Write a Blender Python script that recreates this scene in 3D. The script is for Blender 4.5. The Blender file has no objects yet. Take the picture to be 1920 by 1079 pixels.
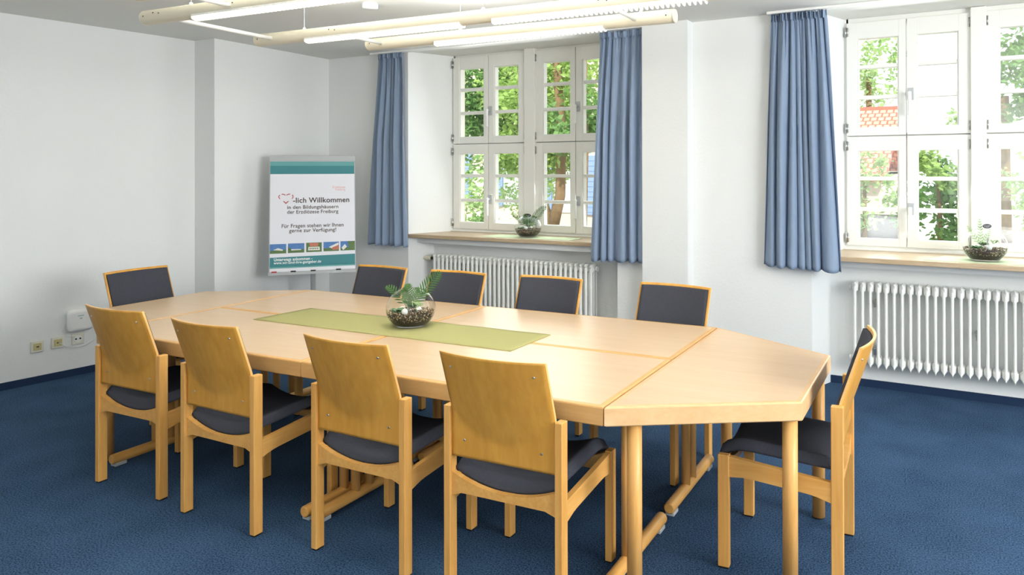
import bpy, bmesh, math, random
from math import sin, cos, pi, atan2, sqrt, radians
from mathutils import Vector, Matrix
random.seed(11)
SC = bpy.context.scene
COL = SC.collection

# ------------------------------------------------------------------ camera
CZ, YAW, PITCH, ROLL = 1.4924, 0.49139, 0.00336, -0.00229
F_PX, CX, CY = 1382.19, 1101.28, 539.5 - 224.617
fw = Vector((-sin(YAW) * cos(PITCH), cos(YAW) * cos(PITCH), sin(PITCH)))
rt = Vector((cos(YAW), sin(YAW), 0)); up = rt.cross(fw)
r2 = rt * cos(ROLL) + up * sin(ROLL); u2 = -rt * sin(ROLL) + up * cos(ROLL)
cam_d = bpy.data.cameras.new('camera'); cam = bpy.data.objects.new('camera', cam_d); COL.objects.link(cam)
cam.matrix_world = Matrix(((r2.x, u2.x, -fw.x, 0), (r2.y, u2.y, -fw.y, 0), (r2.z, u2.z, -fw.z, CZ), (0, 0, 0, 1)))
cam_d.sensor_width = 36; cam_d.lens = F_PX * 36 / 1920
cam_d.shift_x = (960 - CX) / 1920; cam_d.shift_y = (CY - 539.5) / 1920
cam_d.clip_start = 0.05; cam_d.clip_end = 200
SC.camera = cam

# ------------------------------------------------------------------ world, sun, lights, exposure
SC.view_settings.view_transform = 'Standard'; SC.view_settings.look = 'None'
SC.view_settings.gamma = 1; SC.view_settings.use_curve_mapping = False
SC.view_settings.exposure = 0.58
SC.cycles.use_denoising = True
SC.cycles.max_bounces = 10; SC.cycles.diffuse_bounces = 5; SC.cycles.transparent_max_bounces = 24
SC.cycles.sample_clamp_indirect = 6
w = bpy.data.worlds.new('sky'); SC.world = w; w.use_nodes = True
bg = w.node_tree.nodes['Background']; bg.inputs['Color'].default_value = (0.93, 0.97, 1.0, 1); bg.inputs['Strength'].default_value = 1.5

def light(name, kind, loc, aim, energy, color=(1, 1, 1), size=1, size_y=None, angle=None):
    d = bpy.data.lights.new(name, kind); d.energy = energy; d.color = color
    if kind == 'AREA':
        d.size = size
        if size_y: d.shape = 'RECTANGLE'; d.size_y = size_y
    if angle is not None: d.angle = angle
    o = bpy.data.objects.new(name, d); COL.objects.link(o); o.location = loc
    o.rotation_euler = (Vector(aim) - Vector(loc)).to_track_quat('-Z', 'Y').to_euler()
    return o
light('sun', 'SUN', (4, -6, 12), (-4, 8, 0), 3.4, (1, .96, .88), angle=0.03)
# daylight through the window openings, then an added fill from behind the camera
light('daylight_window_1', 'AREA', (-3.55, 5.46, 1.75), (-3.5, 0, 0.6), 9, (.95, .98, 1), 1.2, 1.5)
light('daylight_window_2', 'AREA', (-0.02, 5.46, 1.75), (-0.1, 0, 0.6), 14, (.95, .98, 1), 1.4, 1.5)
light('daylight_window_3', 'AREA', (3.05, 1.9, 1.75), (-2.5, 2.1, 1.6), 145, (.97, .98, 1), 2.6, 1.5)
light('rear_fill_light', 'AREA', (0.6, -1.75, 1.75), (-2.6, 3.2, 1.6), 20, (1, .98, .95), 2.6, 1.5)  # added fill light behind the camera, brightens the room in general

# ------------------------------------------------------------------ materials
def newmat(name):
    m = bpy.data.materials.new(name); m.use_nodes = True
    return m, m.node_tree.nodes, m.node_tree.links, m.node_tree.nodes['Principled BSDF']
def S(c):   # srgb 0-255 to linear
    return tuple(((v / 255) / 12.92 if v <= 10 else ((v / 255 + .055) / 1.055) ** 2.4) for v in c) + (1,)
def plain(name, c, rough=.5, metal=0, noise=0, nscale=20, bump=0, bscale=120, spec=.5, coat=0):
    m, N, L, b = newmat(name)
    b.inputs['Base Color'].default_value = S(c); b.inputs['Roughness'].default_value = rough
    b.inputs['Metallic'].default_value = metal; b.inputs['Specular IOR Level'].default_value = spec
    tc = N.new('ShaderNodeTexCoord')
    if noise:
        n = N.new('ShaderNodeTexNoise'); n.inputs['Scale'].default_value = nscale; n.inputs['Detail'].default_value = 4
        L.new(tc.outputs['Object'], n.inputs['Vector'])
        mx = N.new('ShaderNodeMix'); mx.data_type = 'RGBA'
        mx.inputs['A'].default_value = tuple(v * (1 - noise) for v in S(c)[:3]) + (1,)
        mx.inputs['B'].default_value = tuple(min(1, v * (1 + noise)) for v in S(c)[:3]) + (1,)
        L.new(n.outputs['Fac'], mx.inputs['Factor']); L.new(mx.outputs['Result'], b.inputs['Base Color'])
    if bump:
        n2 = N.new('ShaderNodeTexNoise'); n2.inputs['Scale'].default_value = bscale; n2.inputs['Detail'].default_value = 3
        L.new(tc.outputs['Object'], n2.inputs['Vector'])
        bp = N.new('ShaderNodeBump'); bp.inputs['Strength'].default_value = bump; bp.inputs['Distance'].default_value = .01
        L.new(n2.outputs['Fac'], bp.inputs['Height']); L.new(bp.outputs['Normal'], b.inputs['Normal'])
    return m
def wood(name, c1, c2, axis='Z', rough=.4, ring=14, contrast=.5, coarse=1.0, spec=.35):
    m, N, L, b = newmat(name)
    tc = N.new('ShaderNodeTexCoord'); mp = N.new('ShaderNodeMapping'); inf = N.new('ShaderNodeObjectInfo')
    s = {'X': (1.2, ring, ring), 'Y': (ring, 1.2, ring), 'Z': (ring, ring, 1.2)}[axis]
    mp.inputs['Scale'].default_value = tuple(v * coarse for v in s)
    add = N.new('ShaderNodeVectorMath'); add.operation = 'ADD'
    mul = N.new('ShaderNodeMath'); mul.operation = 'MULTIPLY'; mul.inputs[1].default_value = 37
    L.new(inf.outputs['Random'], mul.inputs[0])
    L.new(tc.outputs['Object'], mp.inputs['Vector']); L.new(mp.outputs['Vector'], add.inputs[0]); L.new(mul.outputs[0], add.inputs[1])
    n = N.new('ShaderNodeTexNoise'); n.inputs['Scale'].default_value = 1; n.inputs['Detail'].default_value = 6
    n.inputs['Roughness'].default_value = .6; n.inputs['Distortion'].default_value = .6
    L.new(add.outputs[0], n.inputs['Vector'])
    fine = N.new('ShaderNodeTexNoise'); fine.inputs['Scale'].default_value = 6; fine.inputs['Detail'].default_value = 2
    L.new(add.outputs[0], fine.inputs['Vector'])
    mm = N.new('ShaderNodeMix'); mm.data_type = 'FLOAT'; mm.inputs['Factor'].default_value = .35
    L.new(n.outputs['Fac'], mm.inputs['A']); L.new(fine.outputs['Fac'], mm.inputs['B'])
    cr = N.new('ShaderNodeValToRGB'); cr.color_ramp.elements[0].position = .5 - .5 * contrast * .6; cr.color_ramp.elements[1].position = .5 + .5 * contrast * .6
    cr.color_ramp.elements[0].color = S(c2); cr.color_ramp.elements[1].color = S(c1)
    L.new(mm.outputs['Result'], cr.inputs['Fac']); L.new(cr.outputs['Color'], b.inputs['Base Color'])
    b.inputs['Roughness'].default_value = rough; b.inputs['Specular IOR Level'].default_value = spec
    return m
def emit(name, c, s):
    m, N, L, b = newmat(name); b.inputs['Base Color'].default_value = S(c)
    b.inputs['Emission Color'].default_value = S(c); b.inputs['Emission Strength'].default_value = s
    return m
def glass(name, haze=0, tint=(1, 1, 1), refl=1.0):
    m, N, L, b = newmat(name); N.remove(b)
    out = [n for n in N if n.type == 'OUTPUT_MATERIAL'][0]
    t = N.new('ShaderNodeBsdfTransparent'); t.inputs['Color'].default_value = (*tint, 1)
    g = N.new('ShaderNodeBsdfGlossy'); g.inputs['Roughness'].default_value = .01
    fr = N.new('ShaderNodeLayerWeight'); fr.inputs['Blend'].default_value = .5
    pw = N.new('ShaderNodeMath'); pw.operation = 'POWER'; pw.inputs[1].default_value = 4.5
    sc_ = N.new('ShaderNodeMath'); sc_.operation = 'MULTIPLY_ADD'; sc_.inputs[1].default_value = .7 * refl; sc_.inputs[2].default_value = .035 * refl
    L.new(fr.outputs['Facing'], pw.inputs[0]); L.new(pw.outputs[0], sc_.inputs[0])
    mx = N.new('ShaderNodeMixShader'); L.new(sc_.outputs[0], mx.inputs[0]); L.new(t.outputs[0], mx.inputs[1]); L.new(g.outputs[0], mx.inputs[2])
    last = mx.outputs[0]
    if haze:
        d = N.new('ShaderNodeBsdfTranslucent'); d.inputs['Color'].default_value = (.95, .97, .97, 1)
        m2 = N.new('ShaderNodeMixShader'); m2.inputs[0].default_value = haze
        L.new(last, m2.inputs[1]); L.new(d.outputs[0], m2.inputs[2]); last = m2.outputs[0]
    L.new(last, out.inputs['Surface'])
    return m
M = dict(
    wall=plain('wall_paint', (234, 236, 234), .9, bump=.12, bscale=60, spec=.2),
    ceil=plain('ceiling_paint', (232, 232, 227), .95, spec=.1),
    frame=plain('window_paint', (236, 235, 228), .35),
    white=plain('white_enamel', (240, 240, 236), .35),
    radiator=plain('radiator_enamel', (240, 241, 236), .35),
    cream=plain('cream_metal', (228, 221, 198), .4),
    chair_wood=wood('beech_legs', (222, 170, 96), (204, 148, 74), 'Z', .42),
    chair_rail=wood('beech_rails', (222, 170, 96), (204, 148, 74), 'Y', .42),
    ply=wood('beech_plywood', (214, 160, 72), (176, 122, 42), 'Z', .38, ring=5, contrast=.75, coarse=1.2),
    ply_edge=plain('plywood_edge', (228, 180, 112), .45, noise=.1, nscale=60),
    veneer=wood('beech_veneer', (217, 189, 154), (206, 175, 138), 'X', .3, ring=16, contrast=.7, spec=.5),
    lip=wood('beech_lipping', (216, 170, 110), (204, 154, 92), 'X', .38),
    lip_end=wood('beech_lipping_end', (222, 184, 136), (212, 170, 120), 'X', .38),
    legs=wood('beech_round_legs', (222, 172, 104), (206, 152, 82), 'Z', .38),
    pad=plain('charcoal_fabric', (62, 64, 72), .95, noise=.22, nscale=160, bump=.25, bscale=400, spec=.15),
    steel=plain('steel', (190, 190, 188), .3, metal=1),
    grey=plain('grey_plastic', (178, 182, 182), .5),
    black=plain('black_plastic', (20, 20, 22), .4),
    dark=plain('dark_hole', (18, 16, 14), .9),
    runner=plain('green_linen', (160, 157, 106), .9, noise=.08, nscale=200, bump=.2, bscale=500, spec=.1),
    mint=plain('pale_green_cloth', (206, 220, 184), .9, noise=.05, nscale=150, spec=.1),
    sill=wood('sill_stone', (204, 184, 154), (166, 142, 110), 'X', .35, ring=30, contrast=.9, coarse=2),
    curtain=plain('blue_curtain', (150, 168, 192), .85, noise=.04, nscale=150, bump=.1, bscale=600, spec=.15),
    cover=plain('socket_plastic', (224, 222, 206), .4),
    brass=plain('yellowed_insert', (196, 184, 130), .5),
    teal=plain('teal_print', (52, 128, 134), .6), teal2=plain('light_teal_print', (96, 160, 160), .6),
    paper=plain('poster_paper', (232, 232, 238), .6),
    ink=plain('brown_ink', (72, 62, 56), .7), red=plain('red_ink', (178, 48, 52), .7), palered=plain('pale_red_ink', (226, 160, 156), .7),
    whiteink=plain('white_ink', (242, 244, 244), .7),
    psky=plain('print_sky', (74, 120, 178), .6, noise=.35, nscale=30), pgreen=plain('print_green', (84, 112, 62), .6, noise=.4, nscale=90),
    phouse=plain('print_white', (226, 224, 216), .6), pbrick=plain('print_brick', (186, 112, 88), .6),
    soil=plain('dark_soil', (46, 36, 26), .95, noise=.6, nscale=120, bump=.8, bscale=150),
    gravel=plain('gravel', (176, 160, 138), .9, noise=.4, nscale=90),
    fern=plain('fern_leaf', (58, 100, 36), .55, noise=.25, nscale=30), succ=plain('succulent_leaf', (88, 128, 84), .5, noise=.25, nscale=30),
    moss=plain('pale_tendril', (150, 178, 118), .6), rosette=plain('rosette_leaf', (84, 122, 66), .5, noise=.25, nscale=30),
    pearl=plain('glass_pebble', (214, 218, 214), .15),
    glass=glass('window_glass', 0, (.98, 1, .99), .7), hazy=glass('reflection_haze_glass', .09, (.98, 1, 1), .8), bowl=glass('bowl_glass', 0, (.965, .98, .975), 1.5),  # hazy panes: reflection in the outer window, put into the glass as pale mix
    tube=emit('fluorescent_tube', (255, 247, 232), 4.2),
    bark=plain('tree_bark', (128, 104, 74), .9, noise=.5, nscale=8, bump=.6, bscale=20),
    leafa=plain('leaf_light', (160, 188, 104), .6, noise=.3, nscale=3), leafb=plain('leaf_mid', (122, 160, 92), .6, noise=.3, nscale=3),
    leafc=plain('leaf_pale', (170, 198, 136), .6, noise=.3, nscale=3), ground=plain('pale_gravel_yard', (176, 172, 162), .9, noise=.08, nscale=3),
    house=plain('cream_render', (206, 190, 172), .9), shutter=plain('pale_blue_shutter', (128, 150, 190), .7),
    shed=wood('grey_boards', (96, 92, 94), (60, 58, 62), 'Z', .8, ring=9, contrast=1), outer=plain('outer_render', (232, 214, 196), .9, noise=.08, nscale=9),
)
# translucent leaves
for k in ('leafa', 'leafb', 'leafc', 'curtain'):
    N = M[k].node_tree.nodes; L = M[k].node_tree.links; b = N['Principled BSDF']
    out = [n for n in N if n.type == 'OUTPUT_MATERIAL'][0]
    t = N.new('ShaderNodeBsdfTranslucent'); mx = N.new('ShaderNodeMixShader'); mx.inputs[0].default_value = .45 if k != 'curtain' else .18
    src = b.inputs['Base Color'].links[0].from_socket
    L.new(src, t.inputs['Color']); L.new(b.outputs[0], mx.inputs[1]); L.new(t.outputs[0], mx.inputs[2]); L.new(mx.outputs[0], out.inputs['Surface'])
def carpet_mat():
    m, N, L, b = newmat('blue_carpet')
    tc = N.new('ShaderNodeTexCoord')
    n = N.new('ShaderNodeTexNoise'); n.inputs['Scale'].default_value = 150; n.inputs['Detail'].default_value = 3
    n2 = N.new('ShaderNodeTexNoise'); n2.inputs['Scale'].default_value = 3; n2.inputs['Detail'].default_value = 4
    L.new(tc.outputs['Object'], n.inputs['Vector']); L.new(tc.outputs['Object'], n2.inputs['Vector'])
    cr = N.new('ShaderNodeValToRGB'); cr.color_ramp.elements[0].position = .36; cr.color_ramp.elements[1].position = .66
    cr.color_ramp.elements[0].color = S((24, 44, 66)); cr.color_ramp.elements[1].color = S((70, 98, 130))
    mm = N.new('ShaderNodeMix'); mm.data_type = 'FLOAT'; mm.inputs['Factor'].default_value = .2
    L.new(n.outputs['Fac'], mm.inputs['A']); L.new(n2.outputs['Fac'], mm.inputs['B'])
    L.new(mm.outputs['Result'], cr.inputs['Fac']); L.new(cr.outputs['Color'], b.inputs['Base Color'])
    bp = N.new('ShaderNodeBump'); bp.inputs['Strength'].default_value = .5; bp.inputs['Distance'].default_value = .005
    L.new(n.outputs['Fac'], bp.inputs['Height']); L.new(bp.outputs['Normal'], b.inputs['Normal'])
    b.inputs['Roughness'].default_value = .95; b.inputs['Specular IOR Level'].default_value = .1
    return m
M['carpet'] = carpet_mat()
M['skirt'] = plain('navy_carpet_skirting', (36, 52, 78), .95, noise=.15, nscale=200, spec=.1)
def roof_mat():
    m, N, L, b = newmat('red_roof_tiles')
    tc = N.new('ShaderNodeTexCoord'); br = N.new('ShaderNodeTexBrick')
    br.inputs['Color1'].default_value = S((232, 160, 140)); br.inputs['Color2'].default_value = S((224, 144, 124)); br.inputs['Mortar'].default_value = S((176, 92, 76))
    br.inputs['Scale'].default_value = 1; br.inputs['Brick Width'].default_value = .15; br.inputs['Row Height'].default_value = .2; br.inputs['Mortar Size'].default_value = .02
    L.new(tc.outputs['UV'], br.inputs['Vector']); L.new(br.outputs['Color'], b.inputs['Base Color']); b.inputs['Roughness'].default_value = .8
    return m
M['roof'] = roof_mat()

# ------------------------------------------------------------------ helpers
def tag(o, label=None, cat=None, group=None, kind=None):
    if label: o['label'] = label
    if cat: o['category'] = cat
    if group: o['group'] = group
    if kind: o['kind'] = kind
    return o
def thing(name, loc=(0, 0, 0), rz=0, **k):
    o = bpy.data.objects.new(name, None); COL.objects.link(o); o.location = loc; o.rotation_euler = (0, 0, rz); o.empty_display_size = .1
    return tag(o, **k)
def obj(name, bm, mats, parent=None, smooth=False, **k):
    me = bpy.data.meshes.new(name); bmesh.ops.recalc_face_normals(bm, faces=bm.faces[:]); bm.to_mesh(me); bm.free()
    for m in (mats if isinstance(mats, (list, tuple)) else [mats]): me.materials.append(m)
    o = bpy.data.objects.new(name, me); COL.objects.link(o); o.parent = parent
    if smooth:
        for p in me.polygons: p.use_smooth = True
    return tag(o, **k)
def copy_tree(o, parent=None):
    c = o.copy(); COL.objects.link(c); c.parent = parent
    for ch in o.children: copy_tree(ch, c)
    return c
def B(): return bmesh.new()
def box(bm, x0, x1, y0, y1, z0, z1, bev=0, mat=0):
    v = [bm.verts.new((x, y, z)) for x in (x0, x1) for y in (y0, y1) for z in (z0, z1)]
    fs = [bm.faces.new([v[i] for i in q]) for q in ((0, 1, 3, 2), (4, 6, 7, 5), (0, 4, 5, 1), (2, 3, 7, 6), (0, 2, 6, 4), (1, 5, 7, 3))]
    for f in fs: f.material_index = mat
    if bev:
        es = list({e for f in fs for e in f.edges})
        r = bmesh.ops.bevel(bm, geom=es, offset=bev, segments=2, affect='EDGES', profile=.5)
        for f in r['faces']: f.material_index = mat
    return bm
def prism(bm, pts, z0, z1, bev=0, mat=0, topmat=None):
    a = [bm.verts.new((p[0], p[1], z0)) for p in pts]; b = [bm.verts.new((p[0], p[1], z1)) for p in pts]
    n = len(pts); fs = [bm.faces.new(a[::-1]), bm.faces.new(b)] + [bm.faces.new((a[i], a[(i + 1) % n], b[(i + 1) % n], b[i])) for i in range(n)]
    for f in fs: f.material_index = mat
    if topmat is not None: fs[1].material_index = topmat
    if bev: bmesh.ops.bevel(bm, geom=list({e for f in fs for e in f.edges}), offset=bev, segments=2, affect='EDGES', profile=.5)
    return bm
def cyl(bm, p, q, r, r1=None, n=16, cap=True, mat=0):
    p = Vector(p); q = Vector(q); d = (q - p).normalized(); a = d.orthogonal().normalized(); b = d.cross(a); r1 = r if r1 is None else r1
    A = [bm.verts.new(p + (a * cos(t) + b * sin(t)) * r) for t in [2 * pi * i / n for i in range(n)]]
    Bv = [bm.verts.new(q + (a * cos(t) + b * sin(t)) * r1) for t in [2 * pi * i / n for i in range(n)]]
    for i in range(n):
        f = bm.faces.new((A[i], A[(i + 1) % n], Bv[(i + 1) % n], Bv[i])); f.smooth = True; f.material_index = mat
    if cap:
        bm.faces.new(A[::-1]).material_index = mat; bm.faces.new(Bv).material_index = mat
    return bm
def rod(bm, p, q, r, n=20, bev=.006):
    p = Vector(p); q = Vector(q); d = (q - p).normalized()
    cyl(bm, p + d * bev, q - d * bev, r, n=n, cap=False); cyl(bm, p, p + d * bev, r - bev, r, n=n); cyl(bm, q - d * bev, q, r, r - bev, n=n)
    return bm
def path(bm, pts, r, n=8, mat=0):
    pts = [Vector(p) for p in pts]; rings = []
    for i, p in enumerate(pts):
        d = (pts[min(i + 1, len(pts) - 1)] - pts[max(i - 1, 0)]).normalized(); a = d.cross(Vector((.13, .21, .97))).normalized(); b = d.cross(a)
        rr = r[i] if isinstance(r, (list, tuple)) else r
        rings.append([bm.verts.new(p + (a * cos(t) + b * sin(t)) * rr) for t in [2 * pi * k / n for k in range(n)]])
    for R0, R1 in zip(rings, rings[1:]):
        for k in range(n):
            f = bm.faces.new((R0[k], R0[(k + 1) % n], R1[(k + 1) % n], R1[k])); f.smooth = True; f.material_index = mat
    bm.faces.new(rings[0][::-1]); bm.faces.new(rings[-1])
    return bm
def lathe(bm, prof, n=32, c=(0, 0, 0), mat=0, closed=False):
    rings = [[bm.verts.new((c[0] + r * cos(2 * pi * k / n), c[1] + r * sin(2 * pi * k / n), c[2] + z)) for k in range(n)] for r, z in prof]
    for R0, R1 in zip(rings, rings[1:]):
        for k in range(n):
            f = bm.faces.new((R0[k], R0[(k + 1) % n], R1[(k + 1) % n], R1[k])); f.smooth = True; f.material_index = mat
    if closed: bm.faces.new(rings[0][::-1]); bm.faces.new(rings[-1])
    return bm
def grid(bm, fn, nu, nv, mat=0, smooth=True):
    V = [[bm.verts.new(fn(i / nu, j / nv)) for i in range(nu + 1)] for j in range(nv + 1)]
    for j in range(nv):
        for i in range(nu):
            f = bm.faces.new((V[j][i], V[j][i + 1], V[j + 1][i + 1], V[j + 1][i])); f.smooth = smooth; f.material_index = mat
    return V
def shell(bm, front, back, nu, nv, mf=0, mb=0, me=0):
    A = grid(bm, front, nu, nv, mf); Bk = grid(bm, back, nu, nv, mb)
    loop = [(0, i) for i in range(nu)] + [(j, nu) for j in range(nv)] + [(nv, i) for i in range(nu, 0, -1)] + [(j, 0) for j in range(nv, 0, -1)]
    for (a, b) in zip(loop, loop[1:] + loop[:1]):
        f = bm.faces.new((A[a[0]][a[1]], A[b[0]][b[1]], Bk[b[0]][b[1]], Bk[a[0]][a[1]])); f.material_index = me
def inset(poly, d):
    out = []; n = len(poly)
    for i in range(n):
        p0, p1, p2 = (Vector(poly[(i + k) % n]) for k in (-1, 0, 1))
        d1 = (p1 - p0).normalized(); d2 = (p2 - p1).normalized(); n1 = Vector((-d1.y, d1.x)); n2 = Vector((-d2.y, d2.x))
        k = (n1 + n2); k = k / k.dot(n1); out.append(tuple(p1 + k * d))
    return out

# ------------------------------------------------------------------ room shell
H, YW, YN, YG = 2.578, 5.137, 5.385, 5.58    # ceiling, wall face, radiator niche back, window plane
YO = 5.95
XR, YB = 3.1, -1.8
def lx(y): return -5.855 + .0868 * (y - 3)
obj('floor', prism(B(), [(lx(YB), YB), (XR, YB), (XR, YN + .02), (-5.6, YN + .02), (-5.9, 3.9)], -.08, 0), M['carpet'], kind='structure')
obj('ceiling', box(B(), -6.8, XR + .3, YB - .3, YO, H, H + .2), M['ceil'], kind='structure')
bm = B()
prism(bm, [(lx(YB), YB), (lx(3.87), 3.87), (lx(3.87) - .5, 3.87), (lx(YB) - .5, YB)], 0, H)
prism(bm, [(lx(3.87) - .5, 3.87), (-5.524, 3.87), (-5.60, YW + .02), (-6.3, YW + .02)], 0, H)
obj('wall_left', bm, M['wall'], kind='structure')
N1L, N1R, N2L, N2R = -4.595, -2.487, -1.02, .98
W1L, W1R, W2L, W2R = -4.43, -2.66, -.875, .845
bm = B()
prism(bm, [(-6.3, YW), (N1L, YW), (W1L, YG), (W1L - .17, YO), (-6.3, YO)], 0, H)
prism(bm, [(N1R, YW), (N2L, YW), (W2L, YG), (W2L - .12, YO), (W1R + .03, YO), (W1R, YG)], 0, H)
prism(bm, [(N2R, YW), (XR, YW), (XR, YO), (W2R + .03, YO), (W2R, YG)], 0, H)
for a, b, c_, d in ((N1L, N1R, W1L, W1R), (N2L, N2R, W2L, W2R)):
    box(bm, a, b, YN, YO, 0, .885)
    box(bm, a, b, YN - .165, YN, .835, .885)
box(bm, -2.229, -1.871, 5.03, YW + .01, 0, H)
obj('wall_back', bm, M['wall'], kind='structure')
# right wall with a window opening, and the wall behind the camera with one
bm = B(); XW = XR
box(bm, XW, XW + .4, YB - .4, .5, 0, H); box(bm, XW, XW + .4, 3.3, YO, 0, H); box(bm, XW, XW + .4, .5, 3.3, 0, .9); box(bm, XW, XW + .4, .5, 3.3, 2.5, H)
obj('wall_right', bm, M['wall'], kind='structure')
bm = B()
box(bm, -6.8, -.8, YB - .4, YB, 0, H); box(bm, 2, XW, YB - .4, YB, 0, H); box(bm, -.8, 2, YB - .4, YB, 0, .9); box(bm, -.8, 2, YB - .4, YB, 2.5, H)
obj('wall_front', bm, M['wall'], kind='structure')
# carpet skirting
bm = B(); t = .012; hb = .05
prism(bm, [(lx(YB) , YB), (lx(YB) + t, YB), (lx(3.87) + t, 3.87 - t), (lx(3.87), 3.87)], 0, hb)
prism(bm, [(lx(3.87), 3.87 - t), (-5.524 + t, 3.87 - t), (-5.524, 3.87), (lx(3.87), 3.87)], 0, hb)
prism(bm, [(-5.524, 3.87 - t), (-5.524 + t, 3.87 - t), (-5.60 + t, YW), (-5.60, YW)], 0, hb)
obj('baseboard_left', bm, M['skirt'], kind='structure')
bm = B()
box(bm, -5.6, N1L, YW - t, YW, 0, hb); box(bm, N1L, N1L + t, YW - t, YN, 0, hb); box(bm, N1L, N1R, YN - t, YN, 0, hb); box(bm, N1R, -2.229, YW - t, YW, 0, hb)
box(bm, -2.229, -1.871, 5.03 - t, 5.03, 0, hb); box(bm, -1.871, -1.871 + t, 5.03 - t, YW, 0, hb); box(bm, -1.86, N2L, YW - t, YW, 0, hb)
box(bm, N2L, N2L + t, YW - t, YN, 0, hb); box(bm, N2L, N2R, YN - t, YN, 0, hb); box(bm, N2R, XR, YW - t, YW, 0, hb)
obj('baseboard_back', bm, M['skirt'], kind='structure')
for k_, (xa_, xb_) in enumerate(((W1L - .035, W1L - .17), (W2L - .025, W2L - .12))):
    obj('trim_%d' % (k_ + 5), prism(B(), [(xa_ - .002, YG + .1), (xa_ + .012, YG + .1), (xb_ + .014, YO + .01), (xb_, YO + .01)], .86, H), M['outer'], kind='structure')
# window sills
for a, b, y0, y1, n in ((N1L, N1R, 5.125, 5.19, 1), (N2L, N2R, 5.09, 5.03, 2)):
    bm = B(); prism(bm, [(a, y0), (b, y1), (b - .1, YG + .02), (a + .1, YG + .02)], .885, .918, .004)
    obj('trim_%d' % n, bm, M['sill'], kind='structure', label='brown stone window sill slab')

# ------------------------------------------------------------------ windows
def window(n, x0, pw, mull, zs, npair, hazy, label):
    top, gt, m1, m2, gb, mid, gt2, m3, m4, gb2, bot = zs
    W = thing('window_%d' % n, (0, YG, 0), kind='structure', label=label)
    x1 = x0 + npair * pw + (npair - 1) * mull
    bm = B(); fwid = .035
    for a, b in ((x0 - .04, x0 + .012), (x1 - .012, x1 + .04)): box(bm, a, b, 0, .09, bot, top + .02)
    box(bm, x0, x1, 0, .09, top - .03, top + .03); box(bm, x0 - .03, x1 + .03, -.005, .09, .9, bot + .012)
    box(bm, x0 - .03, x1 + .03, -.03, .0, .918, bot - .002, .004)
    obj('window_frame', bm, M['frame'], W)
    for k in range(npair - 1):
        mx = x0 + (k + 1) * pw + k * mull
        obj('mullion', box(B(), mx - .005, mx + mull + .005, -.045, .09, .918, top + .01, .006), M['frame'], W)
    ci = 0
    for k in range(npair):
        px = x0 + k * (pw + mull); cw = pw / 2
        obj('transom', box(B(), px, px + pw, .02, .09, mid - .02, mid + .02), M['frame'], W)
        for tier, (zt, ga, ma, mb, gb_, zb) in enumerate(((top - .02, gt, m1, m2, gb, mid + .003), (mid - .003, gt2, m3, m4, gb2, bot + .012))):
            for s in (0, 1):
                a = px + s * cw + .003; b = px + (s + 1) * cw - .003
                sl, sr = (.075, .048) if s == 0 else (.062, .075)
                ca = obj('casement', B(), M['frame'], W)
                bm = B(); d0, d1 = -.022, .045
                box(bm, a, a + sl, d0, d1, zb, zt, .004); box(bm, b - sr, b, d0, d1, zb, zt, .004)
                box(bm, a + sl - .002, b - sr + .002, d0 + .001, d1 - .001, ga, zt, .003); box(bm, a + sl - .002, b - sr + .002, d0 + .001, d1 - .001, zb, gb_, .003)
                for zz in (ma, mb): box(bm, a + sl, b - sr, d0 + .012, d1 - .006, zz - .014, zz + .014, .004)
                # raised bead around the glass
                for q in ((a + sl, a + sl + .008), (b - sr - .008, b - sr)): box(bm, q[0], q[1], d0 + .008, d1 - .004, gb_, ga, .002)
                me = ca.data; bmesh.ops.recalc_face_normals(bm, faces=bm.faces[:]); bm.to_mesh(me); bm.free()
                hz = (k, tier, s) in hazy
                for (p, q) in ((ma + .014, ga), (mb + .014, ma - .014), (gb_, mb - .014)):
                    obj('pane', box(B(), a + sl, b - sr, .012, .016, p, q), M['hazy'] if hz else M['glass'], ca)
                # hinges on the outer stile
                hx = a - .004 if s == 0 else b + .004
                for hz_ in ((zt - .10, zt - .03), (zb + .02, zb + .09)):
                    bm = B(); cyl(bm, (hx, d0 - .008, hz_[0]), (hx, d0 - .008, hz_[1]), .007, n=10); cyl(bm, (hx + (.012 if s == 0 else -.012), d0 - .006, hz_[0] + .004), (hx + (.012 if s == 0 else -.012), d0 - .006, hz_[1] - .004), .005, n=8)
                    obj('hinge', bm, M['steel'], ca, label='steel hinge')
                if s == 1:
                    hzm = (ma + mb) / 2 - .1 if tier == 0 else (ma + mb) / 2 - .1
                    bm = B(); box(bm, a + .004, a + .044, d0 - .012, d0, hzm - .042, hzm + .042, .004, 0)
                    cyl(bm, (a + .022, d0 - .01, hzm), (a + .022, d0 - .05, hzm), .009, n=10, mat=0)
                    hh = obj('handle', bm, M['grey'], ca, label='grey handle plate')
                    bm = B(); box(bm, a + .010, a + .034, d0 - .066, d0 - .046, hzm - .150, hzm + .014, .007)
                    obj('lever', bm, M['white'], hh, label='white lever')
    return W
window(1, -4.42, .82, .101, (2.578, 2.446, 2.252, 2.032, 1.81, 1.741, 1.647, 1.443, 1.214, 1.01, .935), 2, (), 'white double window left of the wide pier, cream toned frame')
window(2, -.86, .80, .085, (2.565, 2.427, 2.226, 2.007, 1.795, 1.731, 1.625, 1.429, 1.21, 1.003, .938), 2,
       {(0, 1, 0), (1, 0, 0), (1, 1, 0), (1, 0, 1), (1, 1, 1)}, 'white double window at the right side of the room')
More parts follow.
